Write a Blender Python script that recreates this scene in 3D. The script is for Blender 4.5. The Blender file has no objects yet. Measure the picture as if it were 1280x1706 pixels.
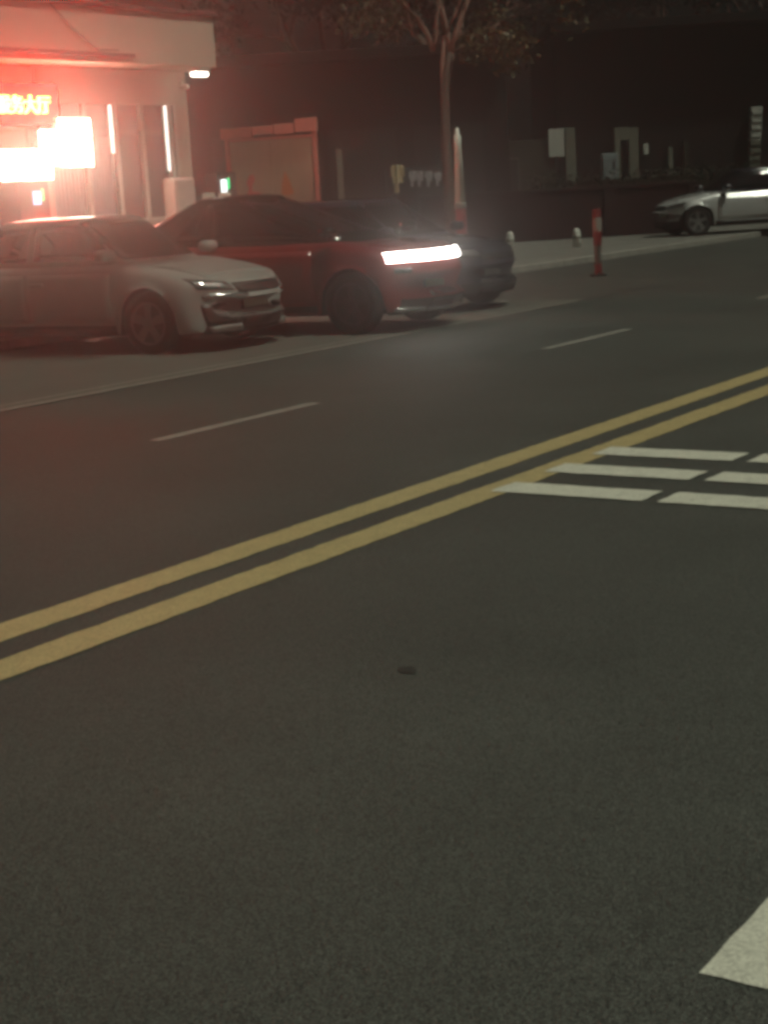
import bpy, bmesh, math, random
import numpy as np
from mathutils import Vector, Matrix
from mathutils.bvhtree import BVHTree

random.seed(7); rng = np.random.default_rng(7)
sc = bpy.context.scene
C = sc.collection
R = math.radians

# ------------------------------------------------------------------ camera
CAM_H, FPX, PITCH, ROLL, YAW = 1.7, 2650.0, R(11.395), R(3.319), R(34.736)   # x = along the road, y = across it
R0 = Vector((math.sin(YAW), -math.cos(YAW), 0)); F0 = Vector((math.cos(YAW), math.sin(YAW), 0)); ZU = Vector((0, 0, 1))
FW = F0*math.cos(PITCH) - ZU*math.sin(PITCH)
UP = F0*math.sin(PITCH) + ZU*math.cos(PITCH)
IR = R0*math.cos(ROLL) - UP*math.sin(ROLL)
IU = R0*math.sin(ROLL) + UP*math.cos(ROLL)
cd = bpy.data.cameras.new('camera'); cam = bpy.data.objects.new('camera', cd); C.objects.link(cam)
cam.matrix_world = Matrix(((IR.x, IU.x, -FW.x, 0), (IR.y, IU.y, -FW.y, 0), (IR.z, IU.z, -FW.z, CAM_H), (0, 0, 0, 1)))
cd.sensor_fit = 'VERTICAL'; cd.sensor_height = 24.0; cd.lens = FPX/1706*24.0
cd.clip_start = 0.05; cd.clip_end = 2000
sc.camera = cam

# ------------------------------------------------------------------ world, sun, exposure
SUN_EL, SUN_AZ = R(63), math.atan2(-1.0, 0.10)
w = bpy.data.worlds.new('World'); sc.world = w; w.use_nodes = True
nt = w.node_tree; bg = nt.nodes['Background']
sky = nt.nodes.new('ShaderNodeTexSky'); sky.sky_type = 'NISHITA'; sky.sun_disc = False
sky.sun_elevation = SUN_EL; sky.sun_rotation = math.pi/2 - SUN_AZ
nt.links.new(sky.outputs[0], bg.inputs[0]); bg.inputs[1].default_value = 0.00022
sd = bpy.data.lights.new('sun', 'SUN'); sun = bpy.data.objects.new('sun', sd); C.objects.link(sun)
sd.energy = 2.2; sd.angle = R(2.0); sd.color = (0.97, 1.0, 0.80)
to_sun = Vector((math.cos(SUN_EL)*math.cos(SUN_AZ), math.cos(SUN_EL)*math.sin(SUN_AZ), math.sin(SUN_EL)))
sun.rotation_euler = to_sun.to_track_quat('Z', 'Y').to_euler(); sun.location = (0, 0, 30)
sc.view_settings.view_transform = 'Standard'; sc.view_settings.look = 'None'
sc.view_settings.exposure = 0; sc.view_settings.gamma = 1; sc.view_settings.use_curve_mapping = False
sc.render.engine = 'CYCLES'
sc.cycles.filter_width = 3.7
sc.cycles.use_denoising = True
sc.cycles.max_bounces = 3; sc.cycles.diffuse_bounces = 2; sc.cycles.glossy_bounces = 2; sc.cycles.volume_bounces = 0
sc.cycles.sample_clamp_indirect = 4.0

# ------------------------------------------------------------------ helpers
def ray(px, py): return IR*((px-640)/FPX) + IU*((853-py)/FPX) + FW
def on_ground(px, py, z=0.0):
    r = ray(px, py); t = (z-CAM_H)/r.z; return Vector((r.x*t, r.y*t, z))
def at_y(px, py, Y):
    r = ray(px, py); t = Y/r.y; return Vector((r.x*t, Y, CAM_H + r.z*t))
def at_depth(px, py, d):
    r = ray(px, py)*d; return Vector((r.x, r.y, CAM_H + r.z))

def mat(name, col, rough=0.6, metal=0.0, var=0.0, scale=4.0, bump=0.0, bscale=60.0, coat=0.0, emit=None, estr=0.0, spec=None, wear=None, wscale=9.0, wamt=0.45):
    m = bpy.data.materials.new(name); m.use_nodes = True
    t = m.node_tree; p = t.nodes['Principled BSDF']
    p.inputs['Base Color'].default_value = (*col, 1); p.inputs['Roughness'].default_value = rough; p.inputs['Metallic'].default_value = metal
    if coat: p.inputs['Coat Weight'].default_value = coat; p.inputs['Coat Roughness'].default_value = 0.05
    if spec is not None: p.inputs['Specular IOR Level'].default_value = spec
    if emit: p.inputs['Emission Color'].default_value = (*emit, 1); p.inputs['Emission Strength'].default_value = estr
    tc = t.nodes.new('ShaderNodeTexCoord')
    out = None
    if var:
        n = t.nodes.new('ShaderNodeTexNoise'); n.inputs['Scale'].default_value = scale; n.inputs['Detail'].default_value = 6; n.inputs['Roughness'].default_value = 0.65
        t.links.new(tc.outputs['Object'], n.inputs['Vector'])
        r = t.nodes.new('ShaderNodeMapRange'); r.inputs[1].default_value = 0.3; r.inputs[2].default_value = 0.7; r.inputs[3].default_value = 1-var; r.inputs[4].default_value = 1+var
        t.links.new(n.outputs[0], r.inputs[0])
        mx = t.nodes.new('ShaderNodeMix'); mx.data_type = 'RGBA'; mx.blend_type = 'MULTIPLY'; mx.inputs[0].default_value = 1
        mx.inputs[6].default_value = (*col, 1); t.links.new(r.outputs[0], mx.inputs[7]); out = mx.outputs[2]
    if wear:
        n = t.nodes.new('ShaderNodeTexNoise'); n.inputs['Scale'].default_value = wscale; n.inputs['Detail'].default_value = 10; n.inputs['Roughness'].default_value = 0.75
        t.links.new(tc.outputs['Object'], n.inputs['Vector'])
        r = t.nodes.new('ShaderNodeMapRange'); r.inputs[1].default_value = 0.56; r.inputs[2].default_value = 0.72; r.inputs[4].default_value = wamt
        t.links.new(n.outputs[0], r.inputs[0])
        mx = t.nodes.new('ShaderNodeMix'); mx.data_type = 'RGBA'; t.links.new(r.outputs[0], mx.inputs[0])
        if out: t.links.new(out, mx.inputs[6])
        else: mx.inputs[6].default_value = (*col, 1)
        mx.inputs[7].default_value = (*wear, 1); out = mx.outputs[2]
    if out: t.links.new(out, p.inputs['Base Color'])
    if bump:
        n = t.nodes.new('ShaderNodeTexNoise'); n.inputs['Scale'].default_value = bscale; n.inputs['Detail'].default_value = 4
        t.links.new(tc.outputs['Object'], n.inputs['Vector'])
        b = t.nodes.new('ShaderNodeBump'); b.inputs['Strength'].default_value = bump; b.inputs['Distance'].default_value = 0.01
        t.links.new(n.outputs[0], b.inputs['Height']); t.links.new(b.outputs[0], p.inputs['Normal'])
    return m

def grain(m, scale, amt, rough_var=0.1):
    """multiply the base colour by a fine aggregate speckle"""
    t = m.node_tree; p = t.nodes['Principled BSDF']; tc = [n for n in t.nodes if n.type == 'TEX_COORD'][0]
    src = p.inputs['Base Color'].links[0].from_socket
    v = t.nodes.new('ShaderNodeTexVoronoi'); v.inputs['Scale'].default_value = scale; t.links.new(tc.outputs['Object'], v.inputs['Vector'])
    sep = t.nodes.new('ShaderNodeSeparateColor'); t.links.new(v.outputs['Color'], sep.inputs[0])
    r = t.nodes.new('ShaderNodeMapRange'); r.inputs[3].default_value = 1-amt; r.inputs[4].default_value = 1+amt; t.links.new(sep.outputs[0], r.inputs[0])
    mx = t.nodes.new('ShaderNodeMix'); mx.data_type = 'RGBA'; mx.blend_type = 'MULTIPLY'; mx.inputs[0].default_value = 1
    t.links.new(src, mx.inputs[6]); t.links.new(r.outputs[0], mx.inputs[7]); t.links.new(mx.outputs[2], p.inputs['Base Color'])

ASPH = (0.061, 0.065, 0.0585)
M = {}
M['asphalt'] = mat('asphalt', ASPH, 0.70, var=0.16, scale=0.55, bump=0.6, bscale=130, spec=0.35, wear=(0.05, 0.05, 0.045), wscale=2.6, wamt=0.6); grain(M['asphalt'], 210, 0.75)
M['ground'] = mat('earth', (0.05, 0.046, 0.036), 0.95, var=0.25, scale=0.8, bump=0.4, bscale=20)
M['apron'] = mat('apron_concrete', (0.09, 0.086, 0.073), 0.8, var=0.18, scale=1.1, bump=0.3, bscale=70, wear=(0.05, 0.048, 0.042), wscale=1.7, wamt=0.5)
M['pavement'] = mat('pavement_concrete', (0.19, 0.186, 0.168), 0.8, var=0.25, scale=1.4, bump=0.3, bscale=40, wear=(0.10, 0.096, 0.086), wscale=1.1, wamt=0.7)
M['kerb'] = mat('kerb_concrete', (0.30, 0.29, 0.26), 0.85, var=0.2, scale=5, bump=0.3, bscale=50)
M['yellow'] = mat('yellow_paint', (0.42, 0.34, 0.165), 0.6, var=0.12, scale=9, wear=ASPH, wscale=18, wamt=0.8, bump=0.3, bscale=140); grain(M['yellow'], 110, 0.2)
M['white'] = mat('white_paint', (0.62, 0.62, 0.53), 0.6, var=0.10, scale=7, wear=ASPH, wscale=16, wamt=0.7, bump=0.3, bscale=140); grain(M['white'], 110, 0.16)
M['oldwhite'] = mat('worn_white_paint', (0.25, 0.24, 0.21), 0.65, var=0.2, scale=8, wear=ASPH, wscale=14, wamt=0.9)
M['tar'] = mat('tar', (0.034, 0.034, 0.03), 0.5, var=0.2)
M['stucco'] = mat('cream_render', (0.52, 0.45, 0.37), 0.85, var=0.06, scale=1.2, bump=0.2, bscale=60, wear=(0.40, 0.33, 0.26), wscale=1.4, wamt=0.5)
M['frame'] = mat('pale_metal_frame', (0.62, 0.60, 0.54), 0.45, var=0.06)
M['glass'] = mat('window_glass', (0.045, 0.05, 0.055), 0.08, spec=0.6)
M['curtain'] = mat('blue_grey_curtain', (0.20, 0.22, 0.25), 0.9, var=0.2, scale=6)
M['trim'] = mat('dark_trim', (0.05, 0.045, 0.045), 0.6, var=0.2)
M['tube'] = mat('led_tube', (0.8, 0.8, 0.8), 0.4, emit=(1, 0.95, 0.85), estr=2.4)
M['lamp'] = mat('lit_lamp', (0.8, 0.8, 0.8), 0.4, emit=(1, 0.82, 0.58), estr=26)
M['panel'] = mat('lit_panel', (0.8, 0.8, 0.8), 0.4, emit=(1, 0.74, 0.56), estr=50)
M['lamp2'] = mat('lit_batten', (0.8, 0.8, 0.8), 0.4, emit=(1, 0.93, 0.78), estr=10)
M['sign_red'] = mat('lit_red_sign_face', (0.5, 0.02, 0.02), 0.4, emit=(1, 0.0004, 0.0004), estr=94)
M['sign_char'] = mat('lit_characters', (0.8, 0.7, 0.3), 0.4, emit=(1, 0.66, 0.16), estr=8)
M['screen'] = mat('lit_screen', (0.2, 0.2, 0.25), 0.2, emit=(0.62, 0.72, 1), estr=1.6)
M['screen2'] = mat('lit_screen_white', (0.2, 0.2, 0.25), 0.2, emit=(0.9, 1, 0.95), estr=2.2)
M['green'] = mat('lit_green', (0.05, 0.3, 0.1), 0.2, emit=(0.05, 1, 0.35), estr=1.3)
M['kiosk'] = mat('dark_kiosk_metal', (0.05, 0.04, 0.04), 0.45, var=0.1)
M['cabinet'] = mat('pale_cabinet_metal', (0.55, 0.47, 0.43), 0.5, var=0.08)
M['redframe'] = mat('red_painted_steel', (0.58, 0.20, 0.16), 0.5, var=0.15, scale=6)
M['board'] = mat('beige_notice_board', (0.42, 0.35, 0.26), 0.7, var=0.08, scale=3)
M['fig_red'] = mat('printed_red_figure', (0.6, 0.10, 0.09), 0.7)
M['fig_or'] = mat('printed_orange_figure', (0.55, 0.20, 0.05), 0.7)
M['bark'] = mat('bark', (0.12, 0.085, 0.07), 0.95, var=0.35, scale=9, bump=0.8, bscale=25)
M['redlit_bark'] = mat('red_lit_bark', (0.26, 0.15, 0.12), 0.9, var=0.3, scale=12, bump=0.5, bscale=30)  # limb bark lightened and reddened to carry the sign's red light
M['leaf'] = mat('leaf', (0.12, 0.085, 0.035), 0.6, var=0.5, scale=1.5)
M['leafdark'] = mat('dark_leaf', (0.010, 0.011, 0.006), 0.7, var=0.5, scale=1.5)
M['hedge'] = mat('hedge_leaf', (0.018, 0.024, 0.010), 0.75, var=0.5, scale=3)
M['maroon'] = mat('maroon_brick', (0.030, 0.010, 0.010), 0.9, var=0.3, scale=5, bump=0.3, bscale=20)
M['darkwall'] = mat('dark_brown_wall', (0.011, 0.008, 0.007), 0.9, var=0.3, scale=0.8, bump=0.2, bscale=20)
M['shutter'] = mat('grey_shutter', (0.03, 0.027, 0.024), 0.6, var=0.2, scale=2)
M['olive'] = mat('dim_olive_wall', (0.06, 0.057, 0.04), 0.9, var=0.2, scale=2)
M['palewall'] = mat('pale_plaster', (0.82, 0.82, 0.76), 0.85, var=0.12, scale=4)
M['greywall'] = mat('grey_plaster', (0.27, 0.27, 0.22), 0.85, var=0.2, scale=4)
M['bluegrey'] = mat('blue_grey_metal', (0.32, 0.37, 0.39), 0.5, var=0.15, scale=5)
M['utility'] = mat('grey_utility_metal', (0.06, 0.058, 0.054), 0.6, var=0.15, scale=3)
M['plastic_w'] = mat('white_plastic', (0.80, 0.84, 0.76), 0.5, var=0.12, scale=12)
M['plastic_r'] = mat('red_plastic', (0.24, 0.026, 0.024), 0.5, var=0.12, scale=12)
M['plastic_d'] = mat('dirty_white_plastic', (0.36, 0.34, 0.30), 0.6, var=0.2, scale=12)
M['plastic_g'] = mat('grey_plastic', (0.13, 0.125, 0.11), 0.5, var=0.12, scale=12)
M['cloth_y'] = mat('pale_yellow_cloth', (0.75, 0.62, 0.36), 0.9, var=0.2, scale=8)
M['cloth_w'] = mat('white_cloth', (0.82, 0.83, 0.86), 0.9, var=0.2, scale=8)
M['tyre'] = mat('tyre_rubber', (0.016, 0.016, 0.016), 0.85, var=0.2, scale=20)
M['under'] = mat('black_underbody', (0.012, 0.012, 0.012), 0.9, var=0.2)
M['blackplastic'] = mat('black_plastic', (0.018, 0.018, 0.018), 0.45, var=0.1)
M['rim'] = mat('alloy', (0.52, 0.52, 0.52), 0.3, metal=0.9, var=0.1)
M['rimmid'] = mat('mid_grey_alloy', (0.16, 0.155, 0.15), 0.5, metal=0.5, var=0.2)  # darker, duller alloy for the pale sedan's wheels
M['rimdark'] = mat('dark_alloy', (0.06, 0.06, 0.062), 0.35, metal=0.8, var=0.1)
M['carglass'] = mat('car_glass', (0.012, 0.013, 0.015), 0.04, spec=0.7)
M['headlamp'] = mat('headlamp_lens', (0.30, 0.31, 0.31), 0.07, metal=0.75, coat=1)
M['chrome'] = mat('chrome', (0.65, 0.65, 0.65), 0.12, metal=1.0)
M['drl'] = mat('lit_light_bar', (0.8, 0.8, 0.8), 0.3, emit=(1, 0.93, 0.86), estr=24)
M['plate'] = mat('pale_green_plate', (0.30, 0.40, 0.30), 0.5, var=0.1, scale=14)
M['plateblue'] = mat('grey_plate', (0.30, 0.33, 0.30), 0.5, var=0.1, scale=14)
M['paint_white'] = mat('white_car_paint', (0.26, 0.26, 0.245), 0.5, coat=0.25, var=0.04)  # one even grey-white tone with a weak coat
M['paint_red'] = mat('red_car_paint', (0.21, 0.015, 0.015), 0.32, coat=0.9, var=0.05)
M['paint_blue'] = mat('dark_blue_car_paint', (0.028, 0.032, 0.046), 0.3, coat=0.9, var=0.05)
M['paint_silver'] = mat('silver_car_paint', (0.70, 0.71, 0.71), 0.27, metal=0.2, coat=0.8, var=0.04)
M['roof_black'] = mat('black_roof', (0.015, 0.014, 0.014), 0.15, coat=0.5, var=0.05)
M['cable'] = mat('cable', (0.05, 0.035, 0.03), 0.7)

def tag(o, label=None, cat=None, group=None, kind=None):
    if label: o['label'] = label
    if cat: o['category'] = cat
    if group: o['group'] = group
    if kind: o['kind'] = kind
    return o
def thing(name, label, cat, loc=(0, 0, 0), rz=0.0, group=None):
    o = bpy.data.objects.new(name, None); C.objects.link(o); o.location = loc; o.rotation_euler = (0, 0, rz); o.empty_display_size = 0.2
    return tag(o, label, cat, group)
def link(name, me, m=None, parent=None, smooth=False, loc=None, rot=None):
    if m is not None and not me.materials: me.materials.append(m)
    if smooth:
        for p in me.polygons: p.use_smooth = True
    o = bpy.data.objects.new(name, me); C.objects.link(o)
    if parent: o.parent = parent
    if loc is not None: o.location = loc
    if rot is not None: o.rotation_euler = rot
    return o
def pydata(name, v, f):
    me = bpy.data.meshes.new(name); me.from_pydata([tuple(x) for x in v], [], f); me.update(); return me
class MB:
    def __init__(s): s.v = []; s.f = []
    def add(s, v, f):
        n = len(s.v); s.v += [tuple(x) for x in v]; s.f += [tuple(i+n for i in q) for q in f]
    def box(s, x0, x1, y0, y1, z0, z1, bev=0.0):
        if bev <= 0:
            s.add([(x0,y0,z0),(x1,y0,z0),(x1,y1,z0),(x0,y1,z0),(x0,y0,z1),(x1,y0,z1),(x1,y1,z1),(x0,y1,z1)],
                  [(0,3,2,1),(4,5,6,7),(0,1,5,4),(1,2,6,5),(2,3,7,6),(3,0,4,7)]); return s
        bm = bmesh.new(); bmesh.ops.create_cube(bm, size=1)
        for vv in bm.verts: vv.co = Vector(((x0+x1)/2+vv.co.x*(x1-x0), (y0+y1)/2+vv.co.y*(y1-y0), (z0+z1)/2+vv.co.z*(z1-z0)))
        bmesh.ops.bevel(bm, geom=bm.edges[:], offset=bev, segments=2, affect='EDGES', profile=0.5)
        bm.verts.index_update(); s.add([tuple(vv.co) for vv in bm.verts], [tuple(vv.index for vv in f.verts) for f in bm.faces]); bm.free(); return s
    def tube(s, pts, rad, n=8):
        pts = [Vector(p) for p in pts]; rings = []
        for i, p in enumerate(pts):
            d = (pts[min(i+1, len(pts)-1)] - pts[max(i-1, 0)]).normalized()
            a = d.cross(Vector((0.13, 0.97, 0.2))).normalized(); b = d.cross(a)
            r = rad[i] if isinstance(rad, (list, tuple)) else rad
            rings.append([p + (a*math.cos(k*2*math.pi/n) + b*math.sin(k*2*math.pi/n))*r for k in range(n)])
        s.loft(rings); return s
    def loft(s, rings, cap=True):
        n = len(rings[0]); v = [x for r in rings for x in r]; f = []
        for i in range(len(rings)-1):
            for k in range(n): f.append((i*n+k, i*n+(k+1) % n, (i+1)*n+(k+1) % n, (i+1)*n+k))
        if cap: f.append(tuple(range(n))[::-1]); f.append(tuple((len(rings)-1)*n+k for k in range(n)))
        s.add(v, f); return s
    def lathe(s, prof, n=24, axis='z', c=(0, 0, 0)):
        rings = []
        for r, h in prof:
            ring = []
            for k in range(n):
                a = k*2*math.pi/n; p = (r*math.cos(a), r*math.sin(a), h)
                if axis == 'y': p = (p[0], p[2], p[1])
                ring.append((p[0]+c[0], p[1]+c[1], p[2]+c[2]))
            rings.append(ring)
        s.loft(rings); return s
    def mesh(s, name='m'):
        me = pydata(name, s.v, s.f); bm = bmesh.new(); bm.from_mesh(me); bmesh.ops.recalc_face_normals(bm, faces=bm.faces[:]); bm.to_mesh(me); bm.free(); return me
    def build(s, name, m, parent=None, smooth=False, **k): return link(name, s.mesh(name), m, parent, smooth, **k)
def box(name, m, parent, *a, bev=0.0, **k): return MB().box(*a, bev=bev).build(name, m, parent, **k)

def sheet(name, m, poly, z, parent=None):
    """flat thin sheet with a ragged rim (painted markings)"""
    return link(name, pydata(name, [(x, y, z) for x, y in poly], [tuple(range(len(poly)))]), m, parent)
def ragged(x0, x1, y0, y1, step=0.06, j=0.006):
    p = []
    def run(a, b):
        n = max(1, int((Vector(b)-Vector(a)).length/step)); d = (Vector(b)-Vector(a)); nn = Vector((-d.y, d.x)).normalized()
        for i in range(n):
            q = Vector(a)+d*(i/n) + nn*random.uniform(-j, j); p.append((q.x, q.y))
    run((x0, y0), (x1, y0)); run((x1, y0), (x1, y1)); run((x1, y1), (x0, y1)); run((x0, y1), (x0, y0))
    return p
def strip(name, m, x0, x1, y0, y1, z, parent, step=0.06, j=0.006):
    """long painted line as a strip of quads with ragged long edges"""
    n = max(1, int((x1-x0)/step)); v = []; f = []
    for i in range(n+1):
        x = x0+(x1-x0)*i/n
        v += [(x, y0+random.uniform(-j, j), z), (x, y1+random.uniform(-j, j), z)]
    for i in range(n): f.append((2*i, 2*i+2, 2*i+3, 2*i+1))
    return link(name, pydata(name, v, f), m, parent)

# ------------------------------------------------------------------ setting
def plane(name, x0, x1, y0, y1, z, m): return tag(link(name, pydata(name, [(x0,y0,z),(x1,y0,z),(x1,y1,z),(x0,y1,z)], [(0,1,2,3)]), m), kind='structure')
ground = plane('ground', -140, 160, -140, 160, -0.02, M['ground'])
road = plane('road', -60, 120, -6.2, 10.57, 0.0, M['asphalt'])
strip('yellow_line', M['yellow'], -3, 90, 4.43, 4.645, 0.004, road)
strip('yellow_line', M['yellow'], -3, 90, 4.845, 5.06, 0.004, road)
for k in range(-1, 9): strip('lane_dash', M['oldwhite'], 8.55+6*k, 10.55+6*k, 7.88, 8.0, 0.004, road)
for xs in (7.60, 8.23, 8.86):
    for y0, y1 in ((3.60, 4.53), (2.60, 3.51), (1.6, 2.51)):
        sheet('transverse_stripe', M['white'], ragged(xs, xs+0.28, y0, y1), 0.008, road)
sheet('white_arrow', M['white'], ragged(2.965, 5.2, 0.98, 1.295, 0.05, 0.003), 0.004, road)
sheet('tar_spot', M['tar'], [tuple((Vector((4.56, 3.1, 0))+R0*0.034*math.cos(a)*random.uniform(.6, 1.2)+F0*0.045*math.sin(a)*random.uniform(.6, 1.2))[:2]) for a in np.linspace(0, 6.0, 14)], 0.004, road)
for px, py, r in ((1228, 445, 0.35), (1080, 468, 0.45)):
    c = on_ground(px, py)
    sheet('pale_stain', M['apron'], [(c.x+r*math.cos(a)*random.uniform(.5, 1.2), c.y+0.5*r*math.sin(a)*random.uniform(.5, 1.2)) for a in np.linspace(0, 6.0, 16)], 0.0045, road)
shoulder = plane('road_shoulder', 20.806, 120, 10.575, 15.3, 0.004, M['asphalt'])
apron = plane('parking_apron', -60, 20.8, 10.575, 15.3, 0.004, M['apron'])
strip('edge_line', M['oldwhite'], -5, 20.5, 10.60, 10.68, 0.008, apron)
strip('edge_line', M['oldwhite'], -5, 20.5, 10.86, 10.91, 0.008, apron)
pave = MB().box(-60, 120, 15.46, 30.0, -0.1, 0.12).build('pavement', M['pavement']); tag(pave, kind='structure')
kme = MB().box(0, 0.985, 15.3, 15.455, -0.05, 0.13, bev=0.015).mesh('kerb_stone'); kme.materials.append(M['kerb'])
for i in range(10, 56): link('kerb_stone', kme, parent=pave, loc=(i, 0, random.uniform(-0.004, 0.004)))
for i, yy in enumerate((17.0, 18.3, 19.6)):       # tactile / joint strips set into the pavement
    box('paving_strip', M['pavement'], pave, 24, 50, yy, yy+0.22, 0.05, 0.124)

# ------------------------------------------------------------------ service hall on the left
FY = 20.0                                  # facade plane
hall = thing('service_hall', 'cream rendered single storey hall with projecting fascia and tall glazed windows', 'building', (19, FY, 0))
HX, HY = 19.0, FY
def hp(name, m, x0, x1, y0, y1, z0, z1, bev=0.0, parent=hall):
    off = Vector((HX, HY, 0))
    return box(name, m, parent, x0-HX, x1-HX, y0-HY, y1-HY, z0, z1, bev=bev)
hp('wall', M['stucco'], 8, 19.2, 20.0, 27.0, 3.05, 4.06)
hp('wall', M['stucco'], 19.4, 23.2, 20.0, 20.25, 3.46, 4.06)       # over the windows
hp('wall', M['stucco'], 22.86, 23.2, 20.0, 27.0, 0.10, 3.46)       # right pier
hp('wall', M['stucco'], 19.4, 22.86, 20.0, 20.25, 0.10, 1.42)      # under the windows
hp('wall', M['stucco'], 8, 18.2, 20.0, 20.25, 0.10, 3.05)
hp('wall', M['stucco'], 19.2, 19.4, 20.06, 20.3, 0.10, 4.05)
hp('wall', M['stucco'], 18.2, 19.2, 20.12, 20.3, 2.0, 3.05)
hp('rear_wall', M['stucco'], 8, 22.85, 22.6, 22.8, 0.10, 4.05)
hp('fascia', M['stucco'], 8, 23.18, 19.2, 27.1, 4.062, 4.96, bev=0.02)
hp('coping', M['trim'], 7.95, 23.24, 19.14, 27.2, 4.962, 5.02)
hp('gutter', M['cable'], 8, 20.95, 19.12, 19.20, 4.16, 4.22)
hp('sill', M['frame'], 19.4, 22.9, 19.9, 20.0, 1.40, 1.47)
# window bay: frames, panes, curtains
for x in (20.42, 21.18, 21.86, 22.62):
    hp('mullion', M['frame'], x, x+0.09, 19.97, 20.10, 1.47, 3.46)
hp('mullion', M['frame'], 22.76, 22.86, 19.985, 20.10, 1.47, 3.46)
hp('mullion', M['frame'], 19.40, 19.60, 19.985, 20.10, 1.47, 3.46)
for x0, x1 in ((19.6, 20.42), (20.51, 21.18), (21.27, 21.86), (21.95, 22.62)):
    hp('transom', M['trim'], x0, x1, 20.0, 20.09, 2.93, 3.02)
    hp('pane', M['glass'], x0, x1, 20.05, 20.06, 3.02, 3.46)
    hp('pane', M['glass'], x0, x1, 20.05, 20.06, 1.47, 2.93)
def curtain(x0, x1, z0, z1, y):
    n = 40; v = []; f = []
    for i in range(n+1):
        x = x0+(x1-x0)*i/n
        yy = y+0.03*math.sin(i*1.3)+0.01*random.random()
        v += [(x-HX, yy-HY, z0), (x-HX, yy-HY, z1)]
    for i in range(n): f.append((2*i, 2*i+2, 2*i+3, 2*i+1))
    link('curtain', pydata('curtain', v, f), M['curtain'], hall, True)
for x0, x1 in ((19.62, 20.36), (20.52, 21.1)): curtain(x0, x1, 1.47, 2.9, 20.03)
# sagging cable across the fascia
MB().tube([(19.1-HX, 19.17-HY, 4.93), (19.6-HX, 19.17-HY, 4.55), (20.1-HX, 19.17-HY, 4.26), (20.6-HX, 19.17-HY, 4.27)], 0.012, 6).build('fascia_cable', M['cable'], hall)

# red sign over the entrance
sign = thing('entrance_sign', 'lit red sign with glowing yellow Chinese characters above the entrance', 'sign', (18.95, 19.9, 3.42))
box('casing', M['trim'], sign, -0.86, 0.84, 0.0, 0.12, -0.33, 0.35, bev=0.01)
box('face', M['sign_red'], sign, -0.84, 0.81, -0.015, 0.0, -0.31, 0.32)
for i, ch in enumerate('服务大厅'):
    cu = bpy.data.curves.new('character', 'FONT'); cu.body = ch; cu.size = 0.31; cu.extrude = 0.02; cu.offset = 0.003; cu.align_x = 'CENTER'; cu.align_y = 'CENTER'
    tmp = bpy.data.objects.new('tmp', cu); C.objects.link(tmp); bpy.context.view_layer.update()
    me = bpy.data.meshes.new_from_object(tmp.evaluated_get(bpy.context.evaluated_depsgraph_get()))
    bpy.data.objects.remove(tmp); me.materials.clear()
    o = link('character', me, M['sign_char'], sign, loc=(-0.42+0.30*i, -0.036, -0.02), rot=(math.pi/2, 0, 0))

# wall light box right of the sign
lb = thing('wall_light_box', 'glaring white light box on the facade right of the red sign', 'lamp', (20.03, 19.86, 2.8))
box('casing', M['frame'], lb, -0.40, 0.40, -0.05, 0.12, -0.42, 0.42, bev=0.02)
box('diffuser', M['panel'], lb, -0.37, 0.37, -0.056, -0.051, -0.39, 0.39)
for s in (-0.25, 0.25): box('bracket', M['trim'], lb, s-0.02, s+0.02, 0.10, 0.20, 0.28, 0.34)

fl = thing('glow_fill_lamp', 'added white lamp filling out the blown out glow between the sign and the light box', 'lamp', (19.40, 19.80, 2.72))  # lamp added to fill the white bloom beside the light box
box('housing', M['trim'], fl, -0.22, 0.22, 0.02, 0.14, -0.30, 0.30, bev=0.02)
box('lens', M['lamp'], fl, -0.20, 0.20, -0.04, 0.018, -0.28, 0.28, bev=0.02)
box('bracket', M['trim'], fl, -0.03, 0.03, 0.12, 0.28, -0.05, 0.05)
# kiosk with lit header
ki = thing('service_kiosk', 'dark self service kiosk with lit screen under a glaring white header', 'kiosk', (18.86, 19.95, 0.12))
box('cabinet', M['kiosk'], ki, -0.36, 0.34, -0.25, 0.25, 0.0, 2.06, bev=0.02)
hd_ = box('header', M['frame'], ki, -0.75, 0.42, -0.30, 0.15, 2.07, 2.58, bev=0.02)
box('header_panel', M['panel'], hd_, -0.73, 0.40, -0.306, -0.301, 2.09, 2.56)
box('screen', M['screen'], ki, -0.04, 0.13, -0.266, -0.252, 1.68, 1.90)
box('indicator', M['green'], ki, 0.16, 0.20, -0.266, -0.252, 1.74, 1.94)
box('side_post', M['frame'], ki, 0.36, 0.50, -0.2, 0.0, 0.0, 2.06, bev=0.01)
box('glowing_shelf', M['sign_red'], ki, -0.10, 0.30, -0.34, -0.252, 1.34, 1.38)  # shelf glows: it wears the red sign's emission

# batten lamp under the fascia
ba = thing('eave_batten_lamp', 'bright white batten lamp under the right end of the fascia', 'lamp', (23.0, 19.45, 4.06))
box('tray', M['frame'], ba, -0.22, 0.16, -0.10, 0.10, -0.06, -0.002)
box('diffuser', M['lamp2'], ba, -0.20, 0.14, -0.08, 0.08, -0.13, -0.062, bev=0.02)
cam_ = thing('wall_camera', 'small pale camera on a bracket under the eave lamp', 'camera', (23.02, 19.92, 3.78))
MB().lathe([(0.001, -0.14), (0.04, -0.14), (0.045, 0.02), (0.03, 0.06)], 12, 'y').build('housing', M['frame'], cam_)
box('bracket', M['frame'], cam_, -0.012, 0.012, 0.0, 0.09, 0.02, 0.10)
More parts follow.
